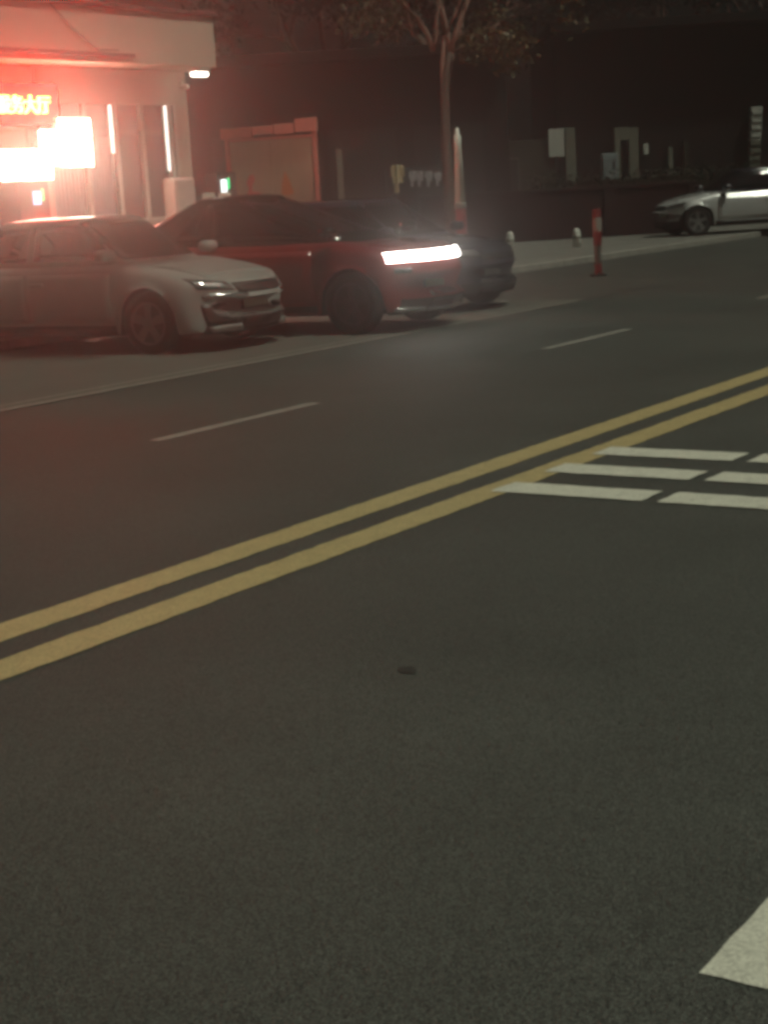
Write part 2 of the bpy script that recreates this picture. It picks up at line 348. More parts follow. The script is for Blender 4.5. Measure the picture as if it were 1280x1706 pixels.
# vertical tubes beside the windows
for i, (x, z0, z1, lab) in enumerate(((21.06, 2.62, 3.44, 'slim white tube lamp on the left window mullion'), (22.50, 2.28, 3.44, 'long white tube lamp beside the right window mullion'))):
    tl = thing('tube_lamp', lab, 'lamp', (x, 19.93, z0))
    MB().lathe([(0.001, 0), (0.021, 0), (0.021, z1-z0), (0.001, z1-z0)], 12).build('tube', M['tube'], tl, True)
    box('backing', M['frame'], tl, -0.03, 0.03, 0.03, 0.065, 0.0, z1-z0)
# cabinet, charging post
cb = thing('wall_cabinet', 'pale pinkish metal cabinet standing before the right window', 'cabinet', (22.05, 19.35, 0.12))
box('cabinet', M['cabinet'], cb, -0.28, 0.28, -0.15, 0.15, 0.25, 2.02, bev=0.05)
box('door', M['cabinet'], cb, -0.22, 0.22, -0.165, -0.152, 0.35, 1.95, bev=0.005)
for s in (-0.2, 0.2): box('leg', M['trim'], cb, s-0.03, s+0.03, -0.1, 0.1, 0.0, 0.25)
cp = thing('charging_post', 'dark charging post with a white and green lit screen', 'charging post', (23.0, 19.2, 0.12))
box('column', M['kiosk'], cp, -0.22, 0.34, -0.14, 0.14, 0.0, 2.08, bev=0.02)
box('screen', M['screen2'], cp, -0.13, 0.03, -0.158, -0.142, 1.72, 1.95, bev=0.004)
box('indicator', M['green'], cp, 0.06, 0.11, -0.158, -0.142, 1.78, 1.98)

# ------------------------------------------------------------------ red framed board right of the hall
def facing(name, label, cat, p, group=None, turn=0.0):
    """an Empty on the ground under p whose local -y looks towards the street, x to the right"""
    return thing(name, label, cat, (p.x, p.y, 0.0), -(math.pi/2-YAW)+turn, group)
BD = 31.0
p = at_depth(455, 300, BD)
fr = facing('notice_board_frame', 'red steel frame holding a beige board with two printed figures', 'notice board', p, turn=R(-16))
S = BD/FPX
hor = lambda x: 355-0.058*x
bh = lambda x, y: CAM_H+(hor(x)-y)*S
for x in (-0.90, 0.90): box('post', M['redframe'], fr, x-0.04, x+0.04, -0.04, 0.04, 0.12, 2.98, bev=0.008)
for i, (x0, x1, z0, z1) in enumerate(((-1.0, -0.36, 2.86, 3.06), (-0.34, 0.10, 2.90, 3.06), (0.12, 0.52, 2.88, 3.08), (0.54, 0.97, 2.90, 3.16))):
    box('top_panel', M['redframe'], fr, x0, x1, -0.09, 0.05, z0, z1, bev=0.015)
box('rail', M['redframe'], fr, -0.85, 0.85, -0.03, 0.03, 2.80, 2.85)
for x0, x1 in ((-0.84, -0.02), (-0.015, 0.84)): box('board', M['board'], fr, x0, x1, -0.02, 0.01, 0.8, 2.79)
def blob(name, m, pts, parent, y, t=0.006):
    n = len(pts); v = [(x, y, z) for x, z in pts]+[(x, y-t, z) for x, z in pts]
    f = [tuple(range(n)), tuple(range(2*n-1, n-1, -1))]+[(i, (i+1) % n, n+(i+1) % n, n+i) for i in range(n)]
    return link(name, pydata(name, v, f), m, parent)
cz = 1.92
blob('printed_figure', M['fig_red'], [(-0.58, cz-0.20), (-0.50, cz-0.03), (-0.55, cz+0.08), (-0.48, cz+0.22), (-0.40, cz+0.24), (-0.36, cz+0.14), (-0.43, cz+0.02), (-0.44, cz-0.08), (-0.26, cz-0.12), (-0.25, cz-0.20)], fr, -0.021)
blob('printed_figure', M['fig_or'], [(0.16, cz-0.18), (0.19, cz+0.05), (0.26, cz+0.27), (0.34, cz+0.10), (0.42, cz-0.16), (0.30, cz-0.20)], fr, -0.021)

# pale meter boxes left of the frame
for i, (px, lab) in enumerate(((347, 'pale flat box on a low post beside the charging post'), (374, 'pale flat box beside the left post of the red frame'))):
    q = at_depth(px, 326, 29.0)
    b = facing('meter_box', lab, 'box', q)
    box('box', M['plastic_w'], b, -0.11, 0.11, -0.06, 0.06, q.z-0.06, q.z+0.05, bev=0.012)
    box('post', M['trim'], b, -0.03, 0.03, -0.03, 0.03, 0.12, q.z-0.06)

# ------------------------------------------------------------------ dark shop block behind the board and tree
q = at_depth(610, 300, 44.0)
sh = facing('dark_shop_building', 'dark brown low building with grey shutters behind the tree', 'building', q)
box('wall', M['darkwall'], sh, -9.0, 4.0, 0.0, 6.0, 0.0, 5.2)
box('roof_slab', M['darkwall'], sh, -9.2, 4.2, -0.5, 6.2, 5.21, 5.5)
for x0 in (-4.2, -1.0, 1.4):
    s = box('shutter', M['shutter'], sh, x0, x0+1.9, -0.06, -0.005, 0.15, 3.4)
    for k in range(10): box('slat', M['shutter'], s, x0+0.03, x0+1.87, -0.085, -0.062, 0.25+k*0.31, 0.49+k*0.31)
box('pilaster', M['greywall'], sh, -0.78, -0.62, -0.12, -0.003, 0.1, 2.9)
# garments on a line
def garment(name, label, px, py, d, wd, ht, m, grp=None):
    q = at_depth(px, py, d)
    g = facing(name, label, 'clothing', q, grp)
    z = q.z
    def sheet3(nm, xs0, xs1, z0, z1, flare=1.0):
        n = 8; k = 6; v = []; f = []
        for sgn in (-1, 1):
            for i in range(n+1):
                for j in range(k+1):
                    t = j/k; c = (xs0+xs1)/2; hw = (xs1-xs0)/2*(1+(flare-1)*(1-t))
                    v.append((c+hw*(2*i/n-1), sgn*(0.035+0.02*math.sin(i*2.1))*(1-abs(2*i/n-1)**4), z0+(z1-z0)*t+0.01*math.sin(i*3)))
        st = (n+1)*(k+1)
        for sgn in range(2):
            for i in range(n):
                for j in range(k):
                    a = sgn*st+i*(k+1)+j; f.append((a, a+k+1, a+k+2, a+1))
        for j in range(k):
            for i in (0, n):
                a = i*(k+1)+j; f.append((a, a+1, st+a+1, st+a))
        return link(nm, pydata(nm, v, f), m, g, True)
    sheet3('bodice', -wd/2, wd/2, z-ht*0.15, z+ht/2, 1.1)
    sheet3('sleeve', -wd*0.72, -wd*0.5, z+ht*0.08, z+ht*0.46); sheet3('sleeve', wd*0.5, wd*0.72, z+ht*0.08, z+ht*0.46)
    sheet3('hem', -wd*0.42, wd*0.05, z-ht*0.5, z-ht*0.16)
    MB().tube([(-wd*0.3, 0, z+ht*0.48), (0, 0, z+ht*0.58), (wd*0.3, 0, z+ht*0.48)], 0.006, 5).build('hanger', M['trim'], g)
garment('hanging_shirt', 'pale yellow shirt hanging left of the tree trunk', 663, 298, 36.0, 0.22, 0.62, M['cloth_y'])
for px, lab in ((688, 'white cloth hanging next to the yellow shirt'), (700, 'second white cloth to the right of the yellow shirt'), (715, 'third white cloth right of the yellow shirt'), (730, 'white cloth hanging nearest the tree trunk')):
    garment('hanging_cloth', lab, px, 298, 36.0, 0.12, 0.34 if px < 720 else 0.30, M['cloth_w'], 'cloths hanging beside the tree')
a, b_ = at_depth(640, 283, 36.0), at_depth(745, 277, 36.0)
rk = thing('clothes_rail', 'thin dark rail the shirts hang from', 'rail', (a.x, a.y, 0))
MB().tube([(0, 0, a.z), (b_.x-a.x, b_.y-a.y, a.z)], 0.015, 6).build('bar', M['trim'], rk)
for q in ((0, 0), (b_.x-a.x, b_.y-a.y)): MB().tube([(q[0], q[1], 0.12), (q[0], q[1], a.z)], 0.018, 6).build('leg', M['trim'], rk)

# ------------------------------------------------------------------ far right: wall, hedge, buildings
q = at_depth(960, 380, 43.5)
mw = facing('maroon_wall', 'low dark maroon wall behind the bollards', 'wall', q)
box('wall', M['maroon'], mw, -4.2, 3.3, 0.0, 0.24, 0.1, 1.42)
box('coping', M['maroon'], mw, -4.25, 3.35, -0.04, 0.28, 1.421, 1.50, bev=0.01)
for x in (-4.2, -1.7, 0.8, 3.1): box('pier', M['maroon'], mw, x, x+0.3, -0.05, -0.002, 0.1, 1.42)

def leaf_cloud(centres, radii, n, size, flat=0.75):
    cs = rng.integers(0, len(centres), n); v = []; f = []
    for i in range(n):
        c = centres[cs[i]]; r = radii[cs[i]]
        d = rng.normal(size=3); d /= np.linalg.norm(d); d *= r*rng.random()**0.45; d[2] *= flat
        p_ = Vector(c)+Vector(d); u = Vector(rng.normal(size=3)).normalized(); t = u.cross(Vector(rng.normal(size=3))).normalized()
        s = size*rng.uniform(0.6, 1.3); k = len(v)
        v += [p_-u*s, p_+t*s*0.42, p_+u*s, p_-t*s*0.42]; f += [(k, k+1, k+2, k+3)]
    return pydata('leaves', v, f)
def hedge(label, px, py, d, half, top, n):
    q = at_depth(px, py, d); h = facing('hedge', label, 'hedge', q)
    cs = [(x+random.uniform(-.1, .1), random.uniform(-.15, .15), z) for x in np.arange(-half, half+.01, 0.45) for z in np.arange(0.4, top-0.2, 0.4)]
    o = link('foliage', leaf_cloud(cs, [0.38]*len(cs), n, 0.06, 1.0), M['hedge'], h); o['kind'] = 'stuff'
    box('core', M['hedge'], h, -half, half, -0.15, 0.15, 0.1, top-0.3)
hedge('dark clipped hedge above the maroon wall', 1040, 330, 44.6, 2.3, 1.95, 5000)
hedge('dark hedge behind the silver car', 1240, 330, 50.0, 2.6, 1.9, 5000)

FD = 54.0; s = FD/FPX
q0 = at_depth(1060, 290, FD)
fb = facing('pillared_building', 'dark building with pale pillars behind the hedge', 'building', q0)
def fx(px, py): 
    p_ = at_depth(px, py, FD) - q0; return p_.dot(R0), at_depth(px, py, FD).z
def fpart(name, m, px0, py0, px1, py1, dep, d0=0.0, bev=0.0):
    x0, z1 = fx(px0, py0); x1, _ = fx(px1, py0); _, z0 = fx(px0, py1)
    return box(name, m, fb, x0, x1, -d0-dep, -d0, max(z0, 0.0), z1, bev=bev)
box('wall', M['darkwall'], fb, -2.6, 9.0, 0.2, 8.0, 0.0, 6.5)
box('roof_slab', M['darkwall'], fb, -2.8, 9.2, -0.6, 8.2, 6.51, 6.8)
box('side_wall', M['olive'], fb, -4.4, -2.75, -0.4, 3.0, 0.0, 3.1)
fpart('white_panel', M['palewall'], 909, 217, 936, 263, 0.08, 0.42, 0.01)
fpart('pier', M['greywall'], 937, 214, 953, 330, 0.12, 0.41)
fpart('portal_post', M['greywall'], 1021, 214, 1030, 330, 0.35, -0.18)
fpart('portal_lintel', M['greywall'], 1030.5, 213, 1044, 234, 0.35, -0.18)
fpart('portal_post', M['greywall'], 1044.5, 214, 1060, 330, 0.35, -0.18)
fpart('door', M['trim'], 1030.5, 235, 1044, 330, 0.04, -0.18)
fpart('wall_lamp', M['palewall'], 1072, 240, 1080, 258, 0.10, -0.19, 0.02)
fpart('pilaster', M['greywall'], 1113, 245, 1120, 330, 0.2, -0.19)
fpart('pilaster', M['olive'], 1138, 235, 1146, 330, 0.2, -0.19)
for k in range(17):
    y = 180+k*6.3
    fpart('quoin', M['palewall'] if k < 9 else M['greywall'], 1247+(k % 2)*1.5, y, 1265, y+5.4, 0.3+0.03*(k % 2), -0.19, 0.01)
ub = at_depth(1016, 300, 50.0)
bb = facing('blue_grey_cabinet', 'pale blue grey metal cabinet left of the portal', 'cabinet', ub)
sx = 50/FPX
box('cabinet', M['bluegrey'], bb, -0.24, 0.26, -0.2, 0.2, 0.1, at_depth(1016, 256, 50).z, bev=0.03)
box('door', M['bluegrey'], bb, -0.2, 0.22, -0.215, -0.202, 0.3, at_depth(1016, 258, 50).z-0.1, bev=0.004)
box('handle', M['chrome'], bb, 0.12, 0.16, -0.24, -0.216, 2.0, 2.25)
q = at_depth(826, 300, 46.0)
uc = facing('utility_cabinet', 'large dim grey utility box right of the white post', 'cabinet', q)
box('body', M['utility'], uc, -0.68, 0.66, -0.5, 0.5, 0.15, at_depth(826, 266, 46).z, bev=0.04)
for x in (-0.62, 0.01): box('door', M['utility'], uc, x, x+0.59, -0.52, -0.502, 0.3, at_depth(826, 266, 46).z-0.15, bev=0.006)
box('plinth', M['kerb'], uc, -0.75, 0.73, -0.56, 0.56, 0.0, 0.149)

# ------------------------------------------------------------------ posts and bollards
wp = at_depth(767, 330, 30.0)
post = thing('tapered_post', 'tall tapered white post with a red base behind the red car', 'post', (wp.x, wp.y, 0.12))
zt, zm, zr = at_depth(765, 216, 30).z-0.12, at_depth(766, 338, 30).z-0.12, at_depth(767, 347, 30).z-0.12
MB().lathe([(0.001, zt+0.03), (0.035, zt+0.02), (0.045, zt-0.1), (0.072, zt-0.12), (0.066, zt-0.3), (0.10, zm)], 16).build('shaft', M['plastic_w'], post, True)
MB().lathe([(0.10, zm-0.001), (0.112, zm-0.004), (0.112, zr), (0.107, zr-0.002)], 16).build('collar', M['kerb'], post, True)
MB().lathe([(0.10, zr-0.003), (0.105, zr-0.3), (0.11, 0.12), (0.16, 0.1), (0.16, 0.0)], 16).build('base', M['plastic_r'], post, True)
dp = on_ground(998, 460)
dl = thing('delineator_post', 'slim red and white banded delineator post by the kerb', 'bollard', (dp.x, dp.y, 0.0))
H = at_depth(998, 348, 28.3).z
for z0, z1, m in ((0.0, 0.22, 'plastic_r'), (0.22, 0.54, 'plastic_g'), (0.54, 0.78, 'plastic_r'), (0.78, 1.02, 'plastic_d'), (1.02, H, 'plastic_r')):
    r = 0.075 if z0 > 0.5 else 0.065
    MB().lathe([(r*0.98, z0+0.001), (r, z0+0.012), (r, z1-0.012), (r*0.98, z1-0.001)], 14).build('band', M[m], dl, True)
MB().lathe([(0.15, 0.001), (0.15, 0.03), (0.09, 0.05)], 14).build('foot', M['under'], dl, True)
for px, py, lab in ((962, 412, 'short white bollard left of the red and white post'), (851, 417, 'short white bollard at the nose of the dark blue car')):
    q = on_ground(px, py, 0.12)
    bo = thing('white_bollard', lab, 'bollard', (q.x, q.y, 0.12), 0, 'white bollards along the pavement')
    MB().lathe([(0.10, 0), (0.10, 0.30), (0.085, 0.34), (0.09, 0.38), (0.06, 0.43), (0.001, 0.45)], 14).build('shaft', M['palewall'], bo, True)
    MB().lathe([(0.103, 0.20), (0.105, 0.205), (0.105, 0.26), (0.103, 0.265)], 14).build('ring', M['greywall'], bo, True)

# ------------------------------------------------------------------ trees
def grow(mb, p, d, length, r, depth, tips, spread=0.55):
    pts = [p]; rad = [r]; n = 4
    for i in range(n):
        d = (d + Vector(rng.normal(size=3))*0.10 + Vector((0, 0, 0.03))).normalized(); p = p + d*(length/n); pts.append(p); rad.append(r*(1-0.45*(i+1)/n))
    mb.tube(pts, rad, 7)
    if depth == 0: tips.append(p); return
    for k in range(3 if depth > 1 else 2):
        ax = Vector(rng.normal(size=3)); nd = (d + ax.normalized()*spread*rng.uniform(0.7, 1.4)).normalized()
        if nd.z < -0.2: nd.z = -0.2
        grow(mb, p, nd, length*rng.uniform(0.62, 0.85), rad[-1]*0.8, depth-1, tips, spread)
def tree(label, base, trunk, rad, limbs, leaf, nleaf, lsize, crad, group, depth=2, extra=(), nex=0):
    t = thing('street_tree', label, 'tree', base, 0, group); b = Vector(base)
    MB().tube(trunk, rad, 10).build('trunk', M['bark'], t, True)
    tips = []
    for st, d, ln, r in limbs:
        mb = MB(); grow(mb, Vector(st), Vector(d).normalized(), ln, r, depth, tips); mb.build('limb', M['redlit_bark'], t, True)
    cr = link('crown', leaf_cloud([tuple(x) for x in tips], [crad*rng.uniform(.6, 1.2) for _ in tips], nleaf, lsize), leaf, t); cr['kind'] = 'stuff'
    if extra: link('crown', leaf_cloud([tuple(x) for x in extra], [0.42]*len(extra), nex, 0.075), leaf, t)['kind'] = 'stuff'
    return t
TD = 31.5
tb = at_depth(748, 330, TD)
def tl(px, py, dd=0.0):
    p_ = at_depth(px, py, TD+dd); return Vector((p_.x-tb.x, p_.y-tb.y, p_.z-0.12))
fork = tl(741, 150); f2 = tl(752, 88)
trunk = [Vector((0.06, -0.04, 0)), tl(749, 330), tl(744, 260), tl(742, 200), fork, tl(746, 118), f2]
tree('slim street tree with forked reddish limbs behind the parked cars', (tb.x, tb.y, 0.12), trunk, [0.14, 0.108, 0.10, 0.095, 0.095, 0.078, 0.07],
     [(fork, tl(720, 80)-fork, 1.1, 0.075), (tl(722, 85), tl(690, 20)-tl(722, 85), 1.5, 0.06), (tl(722, 85), tl(728, 0)-tl(722, 85), 1.3, 0.05),
      (f2, tl(770, 10)-f2, 1.4, 0.075), (f2, tl(742, 0)-f2, 1.4, 0.06), (tl(690, 60), tl(655, -10)-tl(690, 60), 1.2, 0.035), (f2, tl(830, 50, 0.3)-f2, 1.3, 0.03)],
     M['leaf'], 2600, 0.085, 0.6, 'street trees', 2,
     [tl(*q_) for q_ in ((600, 5), (625, 25), (650, 45), (590, 40), (670, 15), (800, 60), (825, 85), (850, 60), (845, 105), (815, 30), (870, 80), (780, 85))], 1100)
tk = [Vector((0, 0, 0)), Vector((0.1, -0.1, 2.5)), Vector((0.4, -0.5, 5.0))]  # unseen tree, added out of view to shade the parked cars
tree('added unseen tree at the left, put in so its crown shades the parked cars', (12.7, 15.95, 0.12), tk, [0.26, 0.21, 0.18],
     [(tk[2], d_, 3.0, 0.12) for d_ in ((0.9, -1.0, 0.75), (0.3, -1.2, 0.8), (1.2, -0.4, 0.9), (-0.5, -0.9, 0.8), (0.7, -0.9, 1.4), (0.2, 0.4, 1.2), (1.3, -1.0, 0.9))], M['leaf'], 8000, 0.2, 1.3, 'street trees', 2)
def big_tree(label, base, h, leaf, n, crad, group):
    tk = [Vector((0, 0, 0)), Vector((0.05, 0, h*0.25)), Vector((0.1, 0.05, h*0.5))]
    lm = [(tk[2], (math.cos(a), math.sin(a), 0.9), h*0.22, 0.11) for a in (0.3, 1.6, 2.8, 4.1, 5.3)]+[(tk[2], (0, 0.1, 1), h*0.25, 0.12)]
    tree(label, base, tk, [0.24, 0.2, 0.17], lm, leaf, n, 0.16, crad, group, 2)
for px, d, h, lab in ((950, 66, 11, 'broad dark tree behind the olive wall'), (1120, 68, 12, 'tall dark tree behind the pillared building'), (1300, 64, 11, 'dark tree at the right edge behind the pillared building'),
                      (560, 58, 11, 'dark tree behind the shop building'), (760, 62, 12, 'dark tree far behind the white post')):
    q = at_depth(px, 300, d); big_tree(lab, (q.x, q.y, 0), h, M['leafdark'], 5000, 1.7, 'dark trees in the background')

# ------------------------------------------------------------------ cars
def smooth_interp(x, xs, ys):
    xs = np.array(xs); ys = np.array(ys); return float(np.mean([np.interp(x+k, xs, ys) for k in np.linspace(-0.05, 0.05, 7)]))
RING = [(0, 0), (0.62, 0), (0.63, 0.0), (0.88, 0.0), (0.945, 0.03), (0.972, 0.12), (0.985, 0.27), (1.0, 0.45), (0.998, 0.60), (0.985, 0.72), (0.965, 0.83), (0.93, 0.91), (0.86, 0.96), (0.66, 0.985), (0.34, 0.997), (0, 1.0)]
def car(name, label, spec, paint, loc, heading, rim='rim', scale=1.0, roof=None):
    L, Wd, zb = spec['L'], spec['W'], spec.get('zb', 0.2); hw = Wd/2
    fo, wb, wr = spec['fo'], spec['wb'], spec['wr']
    xf, xr = L/2-fo, L/2-fo-wb
    t = thing(name, label, 'car', loc, heading); t.scale = (scale,)*3
    dz, zz = zip(*spec['top'])
    bul = spec.get('bulge', 0.26)
    xs = list(np.linspace(-L/2, -L/2+0.3, 12))+list(np.arange(-L/2+0.34, L/2-0.32, 0.035))+list(L/2-0.3*(1-np.sin(np.linspace(0, math.pi/2, 18))))
    verts = []; n = len(RING)
    for x in xs:
        d = L/2-x; dr = x+L/2
        ztp = smooth_interp(d, dz, zz)
        e = min(1, d/0.30); er = min(1, dr/0.25)
        wv = hw*(0.80+0.20*(1-(1-min(1, d/0.55))**2.2))*(0.86+0.14*(1-(1-min(1, dr/0.6))**2.2))
        zbt = zb + 0.16*(1-min(1, d/0.12))**2 + 0.2*(1-min(1, dr/0.15))**2
        g = (1-min(1, d/0.9))**1.4; gr = (1-min(1, dr/0.7))**1.5
        row = []
        for fy, fz in RING:
            y = fy*wv; z = zbt+(ztp-zbt)*fz
            xx = x - bul*g*(fy**2.4) + 0.16*gr*(fy**2.4)
            if fy > 0.625:
                for wx in (xf, xr):
                    rr = wr+0.055; q = rr*rr-(xx-wx)**2
                    if q > 0: z = max(z, min(wr+math.sqrt(q)*1.0, ztp-0.08)) if fz < 0.62 else z
            row.append((xx, y, z))
        verts.append(row)
    v = []; f = []; m2 = 2*n-2
    for row in verts:
        v += row + [(p_[0], -p_[1], p_[2]) for p_ in row[-2:0:-1]]
    for i in range(len(xs)-1):
        for k in range(m2): f.append((i*m2+k, i*m2+(k+1) % m2, (i+1)*m2+(k+1) % m2, (i+1)*m2+k))
    f.append(tuple(range(m2))); f.append(tuple((len(xs)-1)*m2+k for k in range(m2))[::-1])
    me = pydata('body', v, f); bm = bmesh.new(); bm.from_mesh(me); bmesh.ops.recalc_face_normals(bm, faces=bm.faces[:]); bm.to_mesh(me)
    bvh = BVHTree.FromBMesh(bm); bm.free()
    me.materials.append(M[paint]); me.materials.append(M['under'])
    for i, p_ in enumerate(me.polygons):
        if i < (len(xs)-1)*m2:
            k = i % m2; kk = k if k < n-1 else m2-1-k
            if kk < 4: p_.material_index = 1
    link('body', me, None, t, True)
    # cabin
    bf, tf, tr_, br = [L/2-k for k in spec['cabin']]; H = spec['H']; zbelt = spec['belt']
    rings = []; N = 56
    for s_, zf, dome in [(0, 0, 0), (0.25, 0.25, 0), (0.5, 0.5, 0), (0.75, 0.76, 0), (0.92, 0.94, 0), (1.0, 1.0, 0), (1, 1, 1), (1, 1, 2), (1, 1, 3), (1, 1, 4)]:
        fx_ = bf+(tf-bf)*(s_**0.92); rx_ = br+(tr_-br)*(s_**0.9); ww = hw*(0.90-0.16*s_-0.03*s_*s_)
        z = zbelt-0.06+(H-0.055-zbelt+0.06)*zf
        sc_ = (1.0, 0.97, 0.86, 0.55, 0.12)[dome]; z += (0, 0.018, 0.034, 0.050, 0.055)[dome]
        cx = (fx_+rx_)/2; a = (fx_-rx_)/2*sc_; b = ww*sc_; ring = []
        for k in range(N):
            th = 2*math.pi*k/N; c, s2 = math.cos(th), math.sin(th); ex = 2/4.6
            ring.append((cx+a*math.copysign(abs(c)**ex, c), b*math.copysign(abs(s2)**ex, s2), z))
        rings.append(ring)
    mb = MB(); mb.loft(rings); cme = mb.mesh('cabin'); link('cabin', cme, M[roof or paint], t, True)
    bm = bmesh.new(); bm.from_mesh(cme); cb_ = BVHTree.FromBMesh(bm); bm.free()
    def patch(nm, m, tree_, quad, axis, nu=10, nv=6, off=0.006, parent=t, side=1):
        """quad of four 2D corners projected onto the car's skin, with a small rim"""
        g = []
        (a0, a1), (b0, b1), (c0, c1), (d0, d1) = quad
        for j in range(nv+1):
            for i in range(nu+1):
                u, w_ = i/nu, j/nv
                p0 = (a0*(1-u)+b0*u)*(1-w_)+(d0*(1-u)+c0*u)*w_; p1 = (a1*(1-u)+b1*u)*(1-w_)+(d1*(1-u)+c1*u)*w_
                if axis == 'y': o = Vector((p0, 3*side, p1)); dr_ = Vector((0, -side, 0))
                elif axis == 'x': o = Vector((5*side, p0, p1)); dr_ = Vector((-side, 0, 0))
                else: o = Vector((p0, p1, 4)); dr_ = Vector((0, 0, -1))
                h_, nrm, _, _ = tree_.ray_cast(o, dr_)
                if h_ is None or (axis == 'x' and side*h_.x < -0.2):
                    o2 = Vector((1.5*side if axis == 'x' else o.x, o.y if axis != 'y' else hw*side, o.z if axis != 'z' else 1.0)); h_, nrm, _, _ = tree_.find_nearest(o2)
                if nrm.dot(dr_) > 0: nrm = -nrm
                g.append((h_+nrm*off, h_-nrm*0.012))
        V = [x[0] for x in g]+[x[1] for x in g]; K = len(g); F = []
        ix = lambda i, j: j*(nu+1)+i
        for j in range(nv):
            for i in range(nu): F.append((ix(i, j), ix(i+1, j), ix(i+1, j+1), ix(i, j+1)))
        rim_ = [ix(i, 0) for i in range(nu+1)]+[ix(nu, j) for j in range(1, nv+1)]+[ix(i, nv) for i in range(nu-1, -1, -1)]+[ix(0, j) for j in range(nv-1, 0, -1)]
        for a_, b2 in zip(rim_, rim_[1:]+rim_[:1]): F.append((a_, b2, K+b2, K+a_))
        mb_ = MB(); mb_.add(V, F); return link(nm, mb_.mesh(nm), M[m] if isinstance(m, str) else m, parent, True)
    # glass
    ztop = H-0.10; zlo = zbelt+0.045
    patch('windshield', 'carglass', cb_, [(-hw*0.76, zbelt+0.03), (hw*0.76, zbelt+0.03), (hw*0.62, H-0.075), (-hw*0.62, H-0.075)], 'x', 14, 8, 0.004)
    patch('rear_window', 'carglass', cb_, [(-hw*0.70, zbelt+0.08), (hw*0.70, zbelt+0.08), (hw*0.56, H-0.085), (-hw*0.56, H-0.085)], 'x', 10, 6, 0.004, side=-1)
    xb = (tf+tr_)/2+0.02
    slope = lambda z, a_, b2: a_+(b2-a_)*min(1, (z-zbelt)/(H-zbelt))
    for sd_ in (-1, 1):
        x0, x1 = slope(zlo, bf, tf)-0.22, slope(ztop, bf, tf)-0.18
        patch('side_window', 'carglass', cb_, [(xb+0.05, zlo), (x0, zlo), (x1, ztop), (xb+0.04, ztop)], 'y', 10, 5, 0.004, side=sd_)
        x2, x3 = slope(zlo, br, tr_)+0.28, slope(ztop, br, tr_)+0.20
        patch('side_window', 'carglass', cb_, [(x2, zlo), (xb-0.05, zlo), (xb-0.04, ztop), (x3, ztop)], 'y', 10, 5, 0.004, side=sd_)
        # doors with handles
        dtop = zbelt-0.10
        for x0_, x1_ in ((xb+0.012, xf-wr-0.12), (xr+wr*0.95, xb-0.012)):
            dr2 = patch('door', paint_m(paint), bvh, [(x0_, zb+0.16), (x1_, zb+0.16), (x1_-0.03, dtop), (x0_, dtop)], 'y', 10, 8, 0.005, side=sd_)
            patch('handle', paint_m(paint), bvh, [(x0_+0.06, dtop-0.12), (x0_+0.25, dtop-0.12), (x0_+0.25, dtop-0.085), (x0_+0.06, dtop-0.085)], 'y', 4, 2, 0.03, parent=dr2, side=sd_)
        patch('sill_trim', 'blackplastic', bvh, [(xr+wr+0.1, zb+0.02), (xf-wr-0.1, zb+0.02), (xf-wr-0.1, zb+0.12), (xr+wr+0.1, zb+0.12)], 'y', 8, 2, 0.008, side=sd_)
        # mirror
        mx, mz = bf-0.30, zbelt+0.10
        MB().box(mx-0.07, mx+0.09, min(sd_*(hw*0.90), sd_*(hw*0.90+0.23)), max(sd_*(hw*0.90), sd_*(hw*0.90+0.23)), mz-0.075, mz+0.055, bev=0.05).build('mirror', M[roof or paint], t, True)
        patch('headlight', spec.get('lampmat', 'headlamp'), bvh, [(sd_*y_, z_) for y_, z_ in spec['lamp']], 'x', 10, 4, 0.006)
        for q_ in spec.get('corner', []): patch(q_[0], q_[1], bvh, [(sd_*y_, z_) for y_, z_ in q_[2]], 'x', 8, 4, q_[3])
        patch('taillight', 'paint_red', bvh, [(sd_*0.50*hw, zbelt-0.2), (sd_*0.86*hw, zbelt-0.2), (sd_*0.86*hw, zbelt-0.07), (sd_*0.50*hw, zbelt-0.07)], 'x', 6, 3, 0.006, side=-1)
        for wx in (xf, xr):
            wy = sd_*(hw-0.02); wh = bpy.data.objects.new('wheel', None); C.objects.link(wh); wh.parent = t; wh.location = (wx, wy, wr); wh.empty_display_size = 0.1
            w2 = 0.20
            prof = [(wr*0.70, -w2), (wr*0.93, -w2), (wr, -w2+0.03), (wr, -0.03), (wr*0.95, 0.0), (wr*0.72, 0.0), (wr*0.68, -0.02)]
            MB().lathe([(r_, h_*sd_) for r_, h_ in prof], 40, 'y').build('tyre', M['tyre'], wh, True)
            mb = MB(); mb.lathe([(wr*0.70, -0.10*sd_), (wr*0.70, -0.008*sd_), (wr*0.64, -0.012*sd_), (wr*0.62, -0.05*sd_), (wr*0.60, -0.10*sd_)], 36, 'y')
            mb.lathe([(0.06, -0.06*sd_), (0.06, -0.012*sd_), (0.04, -0.006*sd_)], 16, 'y')
            for k in range(5):
                a = k*2*math.pi/5+0.3; da, db = math.cos(a), math.sin(a)
                pts = []
                for r_, hwid, yy in ((0.045, 0.035, -0.014), (wr*0.64, 0.05, -0.02)):
                    for sg in (-1, 1): pts += [(da*r_-db*hwid*sg, yy*sd_, db*r_+da*hwid*sg), (da*r_-db*hwid*sg, (yy-0.03)*sd_, db*r_+da*hwid*sg)]
                mb.add(pts, [(0, 2, 6, 4), (1, 5, 7, 3), (0, 4, 5, 1), (2, 3, 7, 6), (0, 1, 3, 2), (4, 6, 7, 5)])
            mb.build('rim', M[rim], wh)
            MB().lathe([(0.001, -0.115*sd_), (wr*0.62, -0.115*sd_), (wr*0.62, -0.13*sd_), (0.001, -0.13*sd_)], 24, 'y').build('brake_disc', M['under'], wh)
